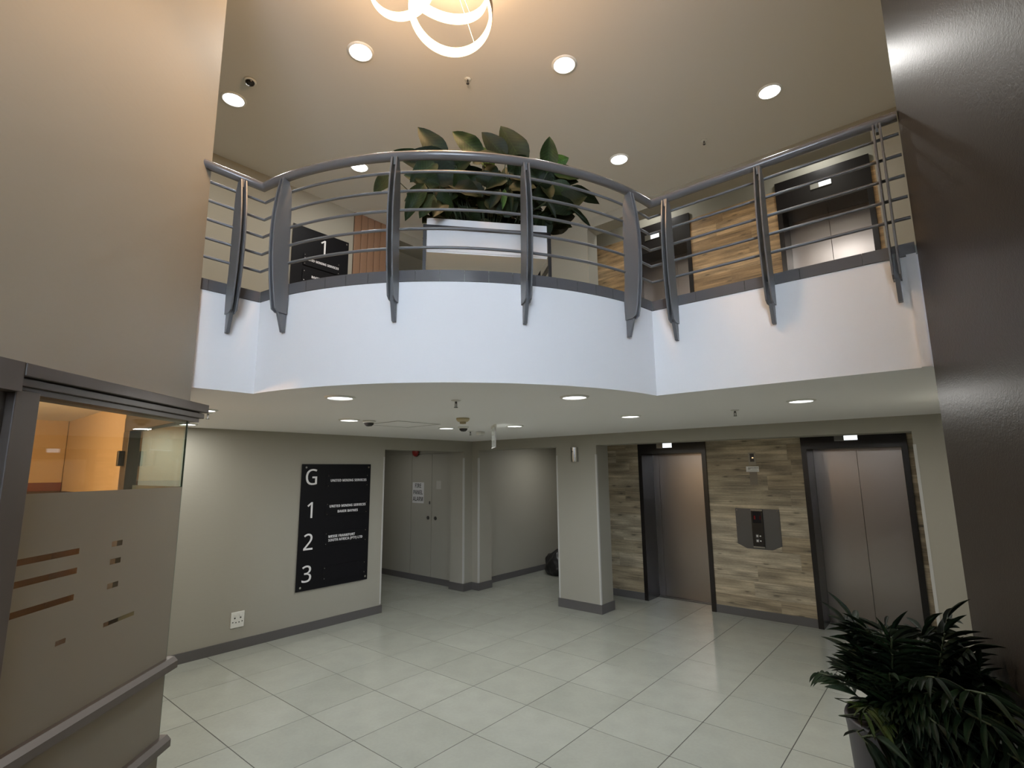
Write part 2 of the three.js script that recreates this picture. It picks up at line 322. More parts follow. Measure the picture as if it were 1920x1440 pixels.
// ---------------------------------------------------------------- reception screen (glass, film, rails) and what stands behind it
{
  const g = thing('glazed_screen', 'brown framed glass screen with grey frosted film and clear stripes', 'glass screen', E0, TURN);
  // header: stepped boards running past the glass end
  const hd = mesh('header', merge([rb(-0.10, 1.10, 2.205, 2.252, -0.055, 0.16, 0.004), rb(-0.085, 1.10, 2.172, 2.200, -0.040, 0.13, 0.003), bx(-0.06, 1.10, 2.15, 2.206, -0.025, 0.10)]), M.brownFrame, g);
  mesh('mullion', rb(1.0, 1.10, 0, 2.16, -0.03, 0.09, 0.004), M.brownFrame, g);
  mesh('pane', bx(0.0, 1.0, 0.02, 2.152, 0.0, 0.010), M.glass, g);
  mesh('pane_edge', bx(-0.0015, 0.0, 0.02, 2.152, 0.0, 0.010), M.glassEdge, g);
  // frosted film with clear stripes cut out, just on the lobby face of the pane
  const film = new THREE.Shape(); film.moveTo(0.004, 0.03); film.lineTo(0.998, 0.03); film.lineTo(0.998, 1.80); film.lineTo(0.004, 1.795); film.closePath();
  const cut = (x0, x1, y, h = 0.023) => { const p = new THREE.Path(); p.moveTo(x0, y - h / 2); p.lineTo(x1, y - h / 2); p.lineTo(x1, y + h / 2); p.lineTo(x0, y + h / 2); p.closePath(); film.holes.push(p); };
  for (const y of [1.563, 1.488, 1.386]) { cut(0.432, 0.50, y); cut(0.685, 0.985, y); }
  cut(0.30, 0.497, 1.228, 0.018); cut(0.70, 0.75, 1.23, 0.018);
  const fg = new THREE.ShapeGeometry(film); fg.translate(0, 0, -0.0015); mesh('frosted_film', fg, M.film, g);
  for (const [y0, y1] of [[0.868, 0.934], [0.497, 0.563], [0.02, 0.12]]) {
    const s = new THREE.Shape(); s.moveTo(-0.025, y0); s.lineTo(-0.045, y0 + 0.012); s.lineTo(-0.045, y1 - 0.02); s.lineTo(-0.025, y1); s.lineTo(0.02, y1); s.lineTo(0.02, y0); s.closePath();
    const eg = new THREE.ExtrudeGeometry(s, { depth: 1.03, bevelEnabled: false }); eg.rotateY(Math.PI / 2); eg.rotateY(Math.PI); eg.translate(0, 0, 0);
    // profile x becomes local z; run along local x
    const q = new THREE.ExtrudeGeometry(s, { depth: 1.03, bevelEnabled: false }); q.applyMatrix4(new THREE.Matrix4().makeBasis(V(0, 0, 1), V(0, 1, 0), V(1, 0, 0))); q.translate(-0.025, 0, 0);
    const idx = q.index ? q.toNonIndexed() : q; const p = idx.attributes.position; for (let i = 0; i < p.count; i += 3) { const ax = p.getX(i + 1), ay = p.getY(i + 1), az = p.getZ(i + 1); p.setXYZ(i + 1, p.getX(i + 2), p.getY(i + 2), p.getZ(i + 2)); p.setXYZ(i + 2, ax, ay, az); }
    idx.computeVertexNormals(); mesh('bumper_rail', idx, M.brownFrame, g);
  }
  const d = thing('timber_door', 'dark brown timber door beside the frosted glass screen', 'door', E0, TURN);
  mesh('leaf', rb(1.16, 2.0, 0.01, 2.10, 0.035, 0.08), M.brownDoor, d);
  mesh('frame', merge([bx(1.102, 1.155, 0, 2.15, 0.0, 0.10), bx(2.005, 2.06, 0, 2.15, 0.0, 0.10), bx(1.155, 2.005, 2.105, 2.15, 0.0, 0.10), bx(1.102, 2.06, 2.15, 2.252, -0.05, 0.15)]), M.brownFrame, d);
  mesh('handle', merge([cyl(0.011, 0.011, 0.12, 1.28, 1.05, -0.01, 12, 'x'), cyl(0.011, 0.011, 0.04, 1.235, 1.05, 0.012, 12, 'z')]), M.chrome, d);
  // return screen running square to the directory wall
  const r = thing('return_screen', 'clear glass return of the screen ending in a brown post', 'glass screen');
  mesh('header', merge([rb(0.93, 1.94, 2.15, 2.25, 0.66, 0.73, 0.004)]), M.brownFrame, r);
  mesh('post', rb(0.945, 1.075, 0, 2.15, 0.655, 0.735, 0.004), M.brownFrame, r);
  mesh('pane', bx(1.075, 1.985, 0.02, 2.15, 0.69, 0.70), M.glass, r);
  const rf = new THREE.PlaneGeometry(0.90, 1.77); rf.translate(1.53, 0.91, 0.687); mesh('frosted_film', rf, M.film, r);
  mesh('closer', rb(0.99, 1.03, 1.92, 2.02, 0.735, 0.77), M.steelDark, r);
  struct('wall_reception', merge([bx(XS, 0.945, 0, CEIL, 0.66, 0.73), bx(0.2, 0.3, 0, CEIL, 4.0, 5.2)]), M.orangeWall, 'cream wall inside the reception office', 'wall');
  struct('wall_office', bx(XS + 0.001, XS + 0.012, 0, CEIL, 0.735, 4.6), M.orangeWall, 'cream end wall of the reception office with red-brown rail', 'wall');
  tagged('wall_panelling', bx(XS + 0.0125, XS + 0.02, 0.002, 1.726, 0.735, 3.2), M.brownDoor, 'dark brown timber panelling below the red-brown rail', 'panelling');
  tagged('dado_rail', rb(XS + 0.0125, XS + 0.034, 1.727, 1.80, 0.735, 3.2, 0.003), M.redBand, 'red-brown timber rail along the cream reception office wall', 'rail');
  tagged('wall_panelling', bx(XS + 0.022, 0.94, 0.002, 1.726, 0.7305, 0.738), M.brownDoor, 'dark brown timber panelling on the wall with the door post', 'panelling');
  const lamp = thing('office_lamp', 'small warm ceiling lamp inside the reception office', 'lamp', [0.9, CEIL, 2.0]);
  mesh('base', cyl(0.09, 0.09, 0.02, 0, -0.01, 0), M.plastic, lamp);
  mesh('bulb', lathe([[0, -0.11], [0.05, -0.10], [0.075, -0.07], [0.08, -0.02]]), new THREE.MeshStandardMaterial({ color: 0x000000, emissive: rgb(1, 0.6, 0.28), emissiveIntensity: 4 }), lamp);
  const pl = new THREE.PointLight(rgb(1.0, 0.58, 0.27), 9 * G.office); pl.position.set(0.9, CEIL - 0.16, 2.0); pl.castShadow = true; pl.shadow.radius = 3; scene.add(pl);
}

// ---------------------------------------------------------------- balcony railing
{
  const g = thing('balcony_railing', 'dark grey metal balcony railing with bowed twin-plate posts', 'railing');
  const path = (o, y, x1 = 5.226, z1 = 1.0) => { const e = edgePath(o, 60); return [V(XE + o, y, z1), ...e.bulge.map(([x, z]) => V(x, y, z)), V(x1, y, ZE + o)]; };
  mesh('handrail', polyTube(path(0.062, 3.665, 5.229), 0.0275, 18), M.handrail, g);
  [3.587, 3.468, 3.35, 3.233, 3.118].forEach((y) => mesh('rail', polyTube(path(0.022, y), 0.0088, 10), M.railMetal, g));
  // one post: two bowed plates and a tapering foot, local x outwards from the fascia
  const sh = new THREE.Shape();
  sh.moveTo(0.004, 2.80); sh.lineTo(0.0, 2.93); sh.lineTo(0.012, 3.05); sh.lineTo(0.018, 3.45); sh.lineTo(0.026, 3.585); sh.lineTo(0.040, 3.612); sh.lineTo(0.046, 3.645); sh.lineTo(0.086, 3.645);
  sh.bezierCurveTo(0.108, 3.54, 0.128, 3.42, 0.130, 3.28); sh.bezierCurveTo(0.132, 3.12, 0.118, 2.95, 0.088, 2.815); sh.lineTo(0.060, 2.800); sh.closePath();
  const plateGeo = new THREE.ExtrudeGeometry(sh, { depth: 0.007, bevelEnabled: true, bevelThickness: 0.0012, bevelSize: 0.0012, bevelSegments: 1, curveSegments: 8 }); plateGeo.translate(0, 0, -0.0035);
  const fs = new THREE.Shape(); fs.moveTo(0.002, 2.93); fs.lineTo(0.06, 2.93); fs.lineTo(0.058, 2.80); fs.lineTo(0.024, 2.69); fs.lineTo(0.004, 2.688); fs.closePath();
  const footGeo = new THREE.ExtrudeGeometry(fs, { depth: 0.018, bevelEnabled: true, bevelThickness: 0.0015, bevelSize: 0.0015, bevelSegments: 1 }); footGeo.translate(0, 0, -0.009);
  const capGeo = bx(0.050, 0.080, 3.60, 3.652, -0.006, 0.006);
  const post = (x, z, ang) => {                       // ang: direction pointing outwards in plan
    const p = new THREE.Group(); p.name = 'post'; p.position.set(x, 0, z); p.rotation.y = -ang; g.add(p);
    for (const s of [-1, 1]) mesh('plate', plateGeo, M.railMetal, p).position.z = s * 0.0145;
    mesh('foot', footGeo, M.railMetal, p); mesh('stub', capGeo, M.railMetal, p);
  };
  post(XE + 0.006, 0.54, 0);
  for (const a of [76.5, 55.2, 34.0, 12.4]) { const t = a * Math.PI / 180; post(CX + (R0 + 0.006) * Math.cos(t), CZ + (R0 + 0.006) * Math.sin(t), t); }
  for (const x of [3.965, 4.548, 5.14]) post(x, ZE + 0.006, Math.PI / 2);
}

// ---------------------------------------------------------------- lifts
function lift([x0, x1], y0, top, label, o = {}) {
  const zf = ZL + 0.02, zd = -5.886, jw = 0.058, hb = y0 + (o.door ?? 2.085);
  const g = thing('lift_entrance', label, 'lift', [0, 0, 0]);
  mesh('jamb', merge([bx(x0, x0 + jw, y0, hb, zd, zf)]), M.blackFrame, g);
  mesh('jamb', merge([bx(x1 - jw, x1, y0, hb, zd, zf)]), M.blackFrame, g);
  const head = mesh('header', bx(x0, x1, hb, top, zd - 0.03, zf), M.blackFrame, g);
  const xm = o.seam ?? (x0 + x1) / 2;
  const left = mesh('door_panel', rb(x0 + jw, xm - 0.0015, y0 + 0.008, hb, zd - 0.03, zd - (o.step ?? 0), 0.002), M.steel, g);
  const right = mesh('door_panel', rb(xm + 0.0015, x1 - jw, y0 + 0.008, hb, zd - 0.03 - (o.step ? 0 : 0), zd, 0.002), M.steel, g);
  if (o.strip) mesh('door_edge', bx(x0 + jw, x0 + jw + o.strip, y0 + 0.008, hb, zd, zd + 0.006), M.steel, g);
  mesh('sill', bx(x0 + jw, x1 - jw, y0, y0 + 0.007, zd, zd + 0.06), M.steelDark, g);
  const xi = x0 + (x1 - x0) * (o.ind ?? 0.42), yi = o.indY ?? top - 0.12;
  mesh('indicator_plate', rb(xi - 0.12, xi + 0.12, yi - 0.045, yi + 0.045, zf, zf + 0.012, 0.003), M.chrome, g);
  mesh('indicator_light', rb(xi - 0.02, xi + 0.115, yi - 0.038, yi + 0.038, zf + 0.012, zf + 0.016, 0.002), M.ledCap, g);
  return g;
}
lift(L1, 0, 2.29, 'stainless lift door in black frame next to the square pillar', { seam: 2.26, strip: 0.09, indY: 2.205, step: 0.012 });
lift(L2, 0, 2.29, 'stainless lift door in black frame behind the potted palm', { indY: 2.215, ind: 0.46 });
lift(L1, UP0, 5.63, 'upstairs stainless lift door in black frame near the balcony bend', { door: 2.2, indY: 5.43, seam: 2.26 });
lift(L2, UP0, 5.63, 'upstairs stainless lift door in black frame near the dark wall', { door: 2.2, indY: 5.43, ind: 0.5 });

// ---------------------------------------------------------------- signs
const font = await new FontLoader().loadAsync('fonts/droid/droid_sans_bold.typeface.json');
const fontR = await new FontLoader().loadAsync('fonts/droid/droid_sans_regular.typeface.json');
function text(str, size, depth, f = font, align = 'center', stretch = 1) {
  const t = new TextGeometry(str, { font: f, size, depth, curveSegments: 4, bevelEnabled: false }); t.computeBoundingBox();
  const b = t.boundingBox, w = b.max.x - b.min.x; t.translate(-b.min.x - (align === 'center' ? w / 2 : 0), 0, 0); t.scale(stretch, 1, 1); return t;
}
// local x to the right as read, local z out of the wall
{
  const g = thing('floor_directory', 'tall black floor directory board listing storeys G to 3', 'sign', [XS, 0, -2.005], Math.PI / 2);
  const W = 0.985, y0 = 0.472, y1 = 1.966;
  mesh('board', rb(-W / 2, W / 2, y0, y1, 0.012, 0.022, 0.002), M.signBlack, g);
  for (const [x, y] of [[-0.44, 1.925], [0.455, 1.925], [-0.44, 0.515], [0.455, 0.515]]) mesh('standoff', cyl(0.013, 0.013, 0.028, x, y, 0.014, 16, 'z'), M.chrome, g);
  const rows = [['G', 1.80, ['UNITED MINING SERVICES'], 0.06], ['1', 1.40, ['UNITED MINING SERVICES', 'BAKER BAYNES'], 0], ['2', 1.025, ['MESSE FRANKFURT', 'SOUTH AFRICA (PTY) LTD'], 0], ['3', 0.655, [], 0]];
  rows.forEach(([n, yc, lines], i) => {
    const num = text(n, 0.19, 0.004, fontR, 'center'); num.translate(-0.365, yc - 0.085, 0.022); mesh('number', num, M.letter, g);
    const py = [1.745, 1.395, 1.035, 0.625][i];
    const pl = mesh('name_plate', rb(-0.16, 0.46, py - 0.075, py + 0.095, 0.0225, 0.0265, 0.001), M.signBlack, g);
    for (const [x, y] of [[-0.135, py + 0.072], [0.435, py + 0.072], [-0.135, py - 0.052], [0.435, py - 0.052]]) mesh('screw', cyl(0.006, 0.006, 0.008, x, y, 0.026, 10, 'z'), M.chrome, pl);
    lines.forEach((s, k) => {
      const t = text(s, 0.031, 0.002, font, i === 2 ? 'left' : 'center', 0.98); const yy = i === 0 ? py : i === 1 ? py + 0.03 - k * 0.068 : py + 0.02 - k * 0.045;
      t.translate(i === 2 ? -0.10 : 0.16, yy, 0.0265); mesh('lettering', t, M.letter, pl);
    });
  });
  const u = thing('floor_directory', 'smaller black directory board for floor one behind the balcony railing', 'sign', [XS, 0, -1.615], Math.PI / 2);
  mesh('board', rb(-0.4, 0.4, 4.02, 5.005, 0.012, 0.022, 0.002), M.signBlack, u);
  for (const [x, y] of [[-0.365, 4.965], [0.365, 4.965], [-0.365, 4.06], [0.365, 4.06]]) mesh('standoff', cyl(0.012, 0.012, 0.028, x, y, 0.014, 16, 'z'), M.chrome, u);
  const one = text('1', 0.19, 0.004, fontR); one.translate(0.02, 4.72, 0.022); mesh('number', one, M.letter, u);
  [['UNITED MINING SERVICES', 4.56], ['BAKER BAYNES', 4.34]].forEach(([s, y]) => {
    const pl = mesh('name_plate', rb(-0.25, 0.27, y - 0.07, y + 0.09, 0.030, 0.035, 0.002), M.signBlack, u);
    for (const [x, yy] of [[-0.23, y + 0.07], [0.25, y + 0.07], [-0.23, y - 0.05], [0.25, y - 0.05]]) mesh('screw', cyl(0.006, 0.006, 0.016, x, yy, 0.030, 10, 'z'), M.chrome, pl);
    const t = text(s, 0.031, 0.002, font, 'center', 0.9); t.translate(0.01, y, 0.035); mesh('lettering', t, M.letter, pl);
  });
}
// fire panel cupboard with its paper notice
{
  const g = thing('fire_panel_cupboard', 'flush beige double-door cupboard in the alcove with round locks', 'cupboard', [0, 0, -4.40]);
  mesh('side_panel', bx(-2.95, -2.292, 0.102, 2.168, 0, 0.016), M.wall, g);
  mesh('door', bx(-2.284, -1.744, 0.102, 2.158, 0, 0.018), M.wall, g); mesh('door', bx(-1.736, -1.19, 0.102, 2.158, 0, 0.018), M.wall, g);
  mesh('top_rail', bx(-2.95, -1.19, 2.172, 2.2, 0, 0.014), M.wall, g);
  for (const x of [-1.825, -1.635]) { mesh('lock', cyl(0.03, 0.032, 0.012, x, 1.07, 0.022, 20, 'z'), M.steelDark, g); }
  mesh('latch', rb(-1.80, -1.775, 1.30, 1.35, 0.018, 0.03), M.steelDark, g);
  const n = thing('paper_notice', 'white paper notice reading fire panel alarm on cupboard door', 'notice', [-2.105, 0, -4.382]);
  mesh('sheet', bx(-0.15, 0.16, 1.31, 1.67, 0.0005, 0.0015), M.paper, n);
  ['FIRE', 'PANEL', 'ALARM'].forEach((s, k) => { const t = text(s, 0.075, 0.0006, font, 'center', 0.8); t.translate(0, 1.575 - k * 0.115, 0.0015); mesh('lettering', t, M.darkDot, n); });
  const n2 = tagged('paper_notice', bx(-1.62, -1.50, 1.56, 1.70, 0.0185, 0.0195).translate(0, 0, -4.40), std(rgb(0.45, 0.44, 0.40), 0.7), 'small blank faded paper stuck on the right cupboard door', 'notice');
  const b = thing('fire_bell', 'small red fire bell above the cupboard doors', 'bell', [-2.16, 2.21, -4.384]);
  mesh('base', cyl(0.05, 0.05, 0.03, 0, 0, 0.015, 20, 'z'), M.redPlastic, b); const gong = latheD([[0, 0.06], [0.04, 0.055], [0.075, 0.04], [0.085, 0.02], [0.083, 0.018]]); gong.rotateX(Math.PI / 2); gong.translate(0, 0, 0.012); mesh('gong', gong, M.redPlastic, b);
}
// lift call plate, key switch, sticker, tape patch
{
  const z = ZL + 0.001;
  const g = thing('call_plate', 'dark stainless call plate with black button strip between the lifts', 'call panel', [3.235, 0, z]);
  const s = new THREE.Shape(); s.moveTo(-0.265, 1.345); s.lineTo(0.265, 1.345); s.lineTo(0.265, 0.90); s.lineTo(0.15, 0.845); s.lineTo(-0.15, 0.845); s.lineTo(-0.265, 0.90); s.closePath();
  mesh('plate', new THREE.ExtrudeGeometry(s, { depth: 0.004, bevelEnabled: true, bevelThickness: 0.001, bevelSize: 0.001, bevelSegments: 1 }), M.steelDark, g);
  mesh('button_strip', rb(-0.07, 0.07, 0.865, 1.338, 0.004, 0.022, 0.004), M.blackFrame, g);
  mesh('strip_cap', rb(-0.07, 0.07, 1.322, 1.338, 0.022, 0.027, 0.002), M.chrome, g); mesh('strip_cap', rb(-0.07, 0.07, 0.865, 0.881, 0.022, 0.027, 0.002), M.chrome, g);
  mesh('display', rb(-0.052, 0.052, 1.17, 1.31, 0.022, 0.0235, 0.001), M.signBlack, g);
  for (const x of [-0.025, 0.04]) mesh('display_digit', bx(x - 0.01, x + 0.006, 1.215, 1.26, 0.0235, 0.0243), new THREE.MeshStandardMaterial({ color: 0x000000, emissive: rgb(0.5, 0.03, 0.03), emissiveIntensity: x < 0 ? 0.14 : 0.05 }), g);
  for (const y of [1.01, 0.95]) { mesh('button', rb(-0.03, 0.008, y - 0.022, y + 0.022, 0.022, 0.027, 0.003), M.steelDark, g); mesh('button_mark', bx(-0.022, 0.0, y - 0.012, y + 0.012, 0.027, 0.0275), M.paper, g); mesh('button_mark', bx(0.016, 0.032, y - 0.008, y + 0.008, 0.022, 0.0225), M.paper, g); }
  for (const [x, y] of [[-0.245, 1.325], [0.245, 1.325], [-0.25, 1.13], [0.25, 1.12]]) mesh('screw', cyl(0.007, 0.007, 0.004, x, y, 0.006, 12, 'z'), M.chrome, g);
  const k = thing('key_switch', 'small recessed key switch plate above the call plate', 'switch', [3.232, 0, z]);
  mesh('plate', rb(-0.045, 0.045, 1.90, 2.065, 0, 0.005, 0.002), std(rgb(0.32, 0.28, 0.21), 0.4), k); mesh('recess', bx(-0.026, 0.026, 1.945, 2.05, 0.005, 0.006), M.black, k); mesh('key', rb(0.0, 0.03, 1.985, 2.005, 0.006, 0.03, 0.004), M.chrome, k);
  const st = thing('sticker', 'white maker sticker with three-diamond emblem below the key switch', 'sticker', [3.226, 0, z]);
  mesh('label_sheet', bx(-0.078, 0.078, 1.815, 1.885, 0, 0.001), M.plastic, st);
  const rh = (a) => { const r = new THREE.Shape(), L = 0.0135, c = Math.cos(Math.PI / 6), q = 0.5; r.moveTo(0, 0); r.lineTo(-L * 0.45, L * 0.75); r.lineTo(0, L * 1.5); r.lineTo(L * 0.45, L * 0.75); const gg = new THREE.ShapeGeometry(r); gg.rotateZ(a); return gg; };
  const em = merge([0, 2.0944, 4.18879].map(rh)); em.translate(-0.042, 1.856, 0.0013); mesh('emblem', em, M.darkDot, st);
  const tx = text('MITSUBISHI', 0.013, 0.0003, font); tx.translate(0.022, 1.858, 0.001); mesh('lettering', tx, M.darkDot, st);
  mesh('print_line', merge([bx(-0.015, 0.06, 1.842, 1.846, 0.001, 0.0013), bx(-0.065, 0.065, 1.824, 1.829, 0.001, 0.0013)]), std(rgb(0.3, 0.3, 0.3), 0.6), st);
  tagged('tape_patch', bx(3.185, 3.28, 1.645, 1.814, z, z + 0.0012), std(rgb(0.19, 0.16, 0.12), 0.45), 'brown tape patch stuck under the maker sticker', 'tape');
}
// wall socket
{
  const g = thing('wall_socket', 'white double wall socket low on the directory wall', 'socket', [XS, 0, -0.88], Math.PI / 2);
  mesh('plate', rb(-0.07, 0.07, 0.225, 0.388, 0, 0.012, 0.006), M.plastic, g);
  mesh('rocker', rb(-0.045, -0.015, 0.345, 0.37, 0.012, 0.017, 0.002), M.plastic, g); mesh('rocker', rb(0.01, 0.04, 0.345, 0.37, 0.012, 0.017, 0.002), M.plastic, g);
  for (const [x, y, r] of [[-0.03, 0.325, 0.008], [0.03, 0.325, 0.008], [-0.048, 0.285, 0.006], [-0.016, 0.28, 0.006], [0.016, 0.28, 0.006], [0.048, 0.285, 0.006]]) mesh('pin_hole', cyl(r, r, 0.002, x, y, 0.0125, 12, 'z'), M.darkDot, g);
}
// dispenser on the pillar
{
  const g = thing('air_freshener', 'chrome half-round air freshener dispenser on the square pillar', 'dispenser', [1.165, 0, ZF - 0.008]);
  const c = new THREE.CylinderGeometry(0.058, 0.054, 0.2, 28, 1, false, -Math.PI / 2, Math.PI); c.scale(1, 1, 1.15); c.translate(0, 2.075, 0); mesh('body', c, M.chrome, g);
  mesh('back_plate', rb(-0.058, 0.058, 1.975, 2.175, 0, 0.006, 0.002), M.steelDark, g);
  mesh('nozzle', cyl(0.008, 0.008, 0.012, 0, 2.115, 0.066, 12, 'z'), M.darkDot, g);
}
// bin bag in the passage
{
  const geo = new THREE.SphereGeometry(0.27, 40, 28), p = geo.attributes.position;
  for (let i = 0; i < p.count; i++) {
    let x = p.getX(i), y = p.getY(i), z = p.getZ(i); const a = Math.atan2(z, x), h = y / 0.27;
    const crease = 0.007 * Math.sin(a * 7 + h * 5) + 0.004 * Math.sin(a * 15 - h * 9) + 0.006 * Math.sin(h * 11 + a * 3);
    const k = 1 + crease / 0.2; x *= k * (1.05 - 0.25 * h); z *= k * (1.05 - 0.25 * h); y = y < 0 ? Math.max(y, -0.17) : y * 0.95 + 0.02 * Math.sin(a * 5);
    const e = Math.max(0, -x - 0.18); y += e * 0.9;
    p.setXYZ(i, x, y, z);
  }
  geo.computeVertexNormals(); geo.translate(-0.45, 0.172, -6.38);
  tagged('bin_bag', geo, M.bag, 'crumpled black plastic bag lying at the end of the passage', 'bag');
}

// ---------------------------------------------------------------- timber slats upstairs
{
  const g = thing('slat_cladding', 'brown vertical timber slat cladding on the first floor wall', 'cladding', [XS, 0, -2.09], Math.PI / 2);
  mesh('backing', bx(0, 0.655, 3.0, 5.498, 0, 0.008), M.slatGroove, g);
  for (let k = 0; k < 6; k++) mesh('slat', rb(0.004 + k * 0.109, 0.004 + k * 0.109 + 0.100, 3.0, 5.497, 0.008, 0.03, 0.006), M.slat, g);
}

// ---------------------------------------------------------------- ceiling fittings
const discGeo = new THREE.CircleGeometry(1, 40); discGeo.rotateX(Math.PI / 2);
function downlight(x, y, z, r, power, label, group, color = COOL) {
  const g = thing('downlight', label, 'downlight', [x, y, z], 0, group);
  mesh('trim_ring', latheD([[r, -0.001], [r, -0.010], [r + 0.004, -0.012], [r + 0.018, -0.006], [r + 0.020, 0]], 40), M.plastic, g);
  const d = mesh('diffuser', discGeo, M.led, g); d.scale.set(r, 1, r); d.position.y = -0.006;
  const l = new THREE.RectAreaLight(color, power, r * 1.77, r * 1.77); l.position.set(x, y - 0.014, z); l.rotation.x = -Math.PI / 2; l.castShadow = true; scene.add(l);
}
for (const [x, z, l] of [
  [2.262, -0.092, 'round downlight by the curved fascia on the directory wall side'], [0.996, -0.97, 'round downlight beside the dome camera and the square hatch'], [0.921, -2.258, 'round downlight beside the dome camera and the smoke detector'],
  [1.634, -2.604, 'round downlight just beyond the clear hanging sign'], [3.374, -1.142, 'round downlight by the curved fascia on the lift side'], [3.034, -2.579, 'round downlight in front of the lift next to the pillar'],
  [4.453, -2.468, 'round downlight in front of the lift behind the palm'], [0.93, 0.245, 'round downlight beside the free end of the glass screen'], [-0.42, -0.08, 'round downlight close to the directory wall behind the glass screen']])
  downlight(x, CEIL, z, 0.078, LED_GROUND, l, 'downlights under the balcony');
downlight(5.37, CEIL, -2.95, 0.078, LED_GROUND, 'added unseen downlight behind the edge of the dark grey wall', undefined);  // added lamp out of view, lifts the wall beside the lift
downlight(-0.1, CEIL, -6.0, 0.078, LED_GROUND, 'added unseen downlight in the passage with the black bag', undefined);  // added fill lamp, hidden from the camera, lights the passage walls
downlight(-2.1, CEIL, -3.45, 0.078, LED_GROUND * 0.45, 'added unseen downlight in the alcove of the fire panel cupboard', undefined);  // added fill lamp above the lintel line, brightens the dim alcove
for (const [x, z, l] of [
  [0.228, -0.02, 'high ceiling downlight beside the dome camera'], [1.68, -0.496, 'high ceiling downlight between the ring pendant and the dome camera'], [2.949, -1.787, 'high ceiling downlight on the lift side of the ring pendant'],
  [4.277, -3.386, 'high ceiling downlight near the dark grey wall'], [2.61, -3.425, 'high ceiling downlight near the upstairs lift bulkhead'], [0.164, -1.494, 'high ceiling downlight above the first floor directory']])
  downlight(x, UCEIL, z, 0.095, LED_UPPER, l, 'downlights in the high ceiling');
for (const [x, l] of [[2.13, 'downlight over the upstairs lift near the balcony bend'], [4.34, 'downlight over the upstairs lift near the dark wall']]) downlight(x, UCEIL2, -5.12, 0.095, LED_LOBBY, l, 'downlights over the upstairs lifts');

function sprinkler(x, y, z, label) {
  const g = thing('sprinkler', label, 'sprinkler', [x, y, z]);
  mesh('rosette', latheD([[0, 0], [0.034, 0], [0.032, -0.005], [0.012, -0.009], [0, -0.009]], 20), M.plastic, g);
  mesh('head', merge([cyl(0.008, 0.008, 0.016, 0, -0.015, 0, 10), cyl(0.003, 0.003, 0.03, 0.007, -0.034, 0, 6), cyl(0.003, 0.003, 0.03, -0.007, -0.034, 0, 6), cyl(0.015, 0.012, 0.004, 0, -0.050, 0, 14)]), M.steelDark, g);
}
sprinkler(2.68, CEIL, -0.724, 'fire sprinkler head under the balcony beside the smoke detector');
sprinkler(0.76, CEIL, -2.803, 'fire sprinkler head near the notched column');
sprinkler(3.895, CEIL, -2.775, 'fire sprinkler head in front of the lifts');
sprinkler(0.733, CEIL, 0.144, 'fire sprinkler head near the end of the glass screen');
sprinkler(2.161, UCEIL, -1.339, 'fire sprinkler head in the high ceiling near the ring pendant');
sprinkler(3.506, UCEIL, -3.734, 'fire sprinkler head in the high ceiling near the upstairs lifts');
{
  const g = thing('smoke_detector', 'cream smoke detector on the ceiling under the balcony', 'detector', [1.834, CEIL, -1.621]);
  mesh('base', latheD([[0, 0], [0.062, 0], [0.06, -0.018], [0.044, -0.034], [0, -0.034]], 28), M.cream, g); mesh('chamber', latheD([[0.03, -0.034], [0.028, -0.052], [0.0, -0.056]], 24), std(rgb(0.33, 0.27, 0.15), 0.5), g);
  const cam = (x, y, z, label, s = 1) => { const c = thing('dome_camera', label, 'camera', [x, y, z]); mesh('base', latheD([[0, 0], [0.06 * s, 0], [0.06 * s, -0.014 * s], [0.05 * s, -0.02 * s], [0, -0.02 * s]], 28), M.plastic, c); mesh('dome', latheD([[0.046 * s, -0.02 * s], [0.042 * s, -0.036 * s], [0.026 * s, -0.05 * s], [0, -0.054 * s]], 24), M.blackFrame, c); };
  cam(1.155, CEIL, -2.295, 'dome camera with dark lens by the smoke detector'); cam(1.031, CEIL, -1.161, 'dome camera with dark lens beside the access panel'); cam(0.604, UCEIL, -0.017, 'dome camera on the high ceiling beside a downlight', 0.9);
  const a = thing('access_panel', 'thin square access hatch in the white ceiling', 'hatch', [0.96, CEIL, -1.62]);
  mesh('hatch', bx(-0.252, 0.252, -0.002, 0, -0.252, 0.252), M.white, a);
  mesh('frame', merge([bx(-0.27, 0.27, -0.004, 0, -0.27, -0.257), bx(-0.27, 0.27, -0.004, 0, 0.257, 0.27), bx(-0.27, -0.257, -0.004, 0, -0.257, 0.257), bx(0.257, 0.27, -0.004, 0, -0.257, 0.257)]), std(rgb(0.45, 0.44, 0.42), 0.6), a);
  const bxs = thing('ceiling_box', 'small white junction box on the ceiling near the column', 'junction box', [0.781, CEIL, -2.96]);
  mesh('housing', rb(-0.04, 0.04, -0.045, 0, -0.04, 0.04, 0.006), M.plastic, bxs); mesh('cover', rb(-0.032, 0.032, -0.052, -0.045, -0.032, 0.032, 0.004), M.paper, bxs);
  const h = thing('hanging_sign', 'thin clear hanging sign seen edge-on below the ceiling', 'sign', [1.50, CEIL, -2.41], TURN + 0.10);
  mesh('rail', bx(-0.16, 0.16, -0.03, 0, -0.012, 0.012), M.plastic, h); mesh('sheet', bx(-0.16, 0.16, -0.235, -0.03, -0.003, 0.003), M.acrylic, h); mesh('edge_strip', merge([bx(-0.163, 0.163, -0.243, -0.233, -0.006, 0.006), bx(0.156, 0.163, -0.243, -0.03, -0.006, 0.006)]), M.paper, h);
}

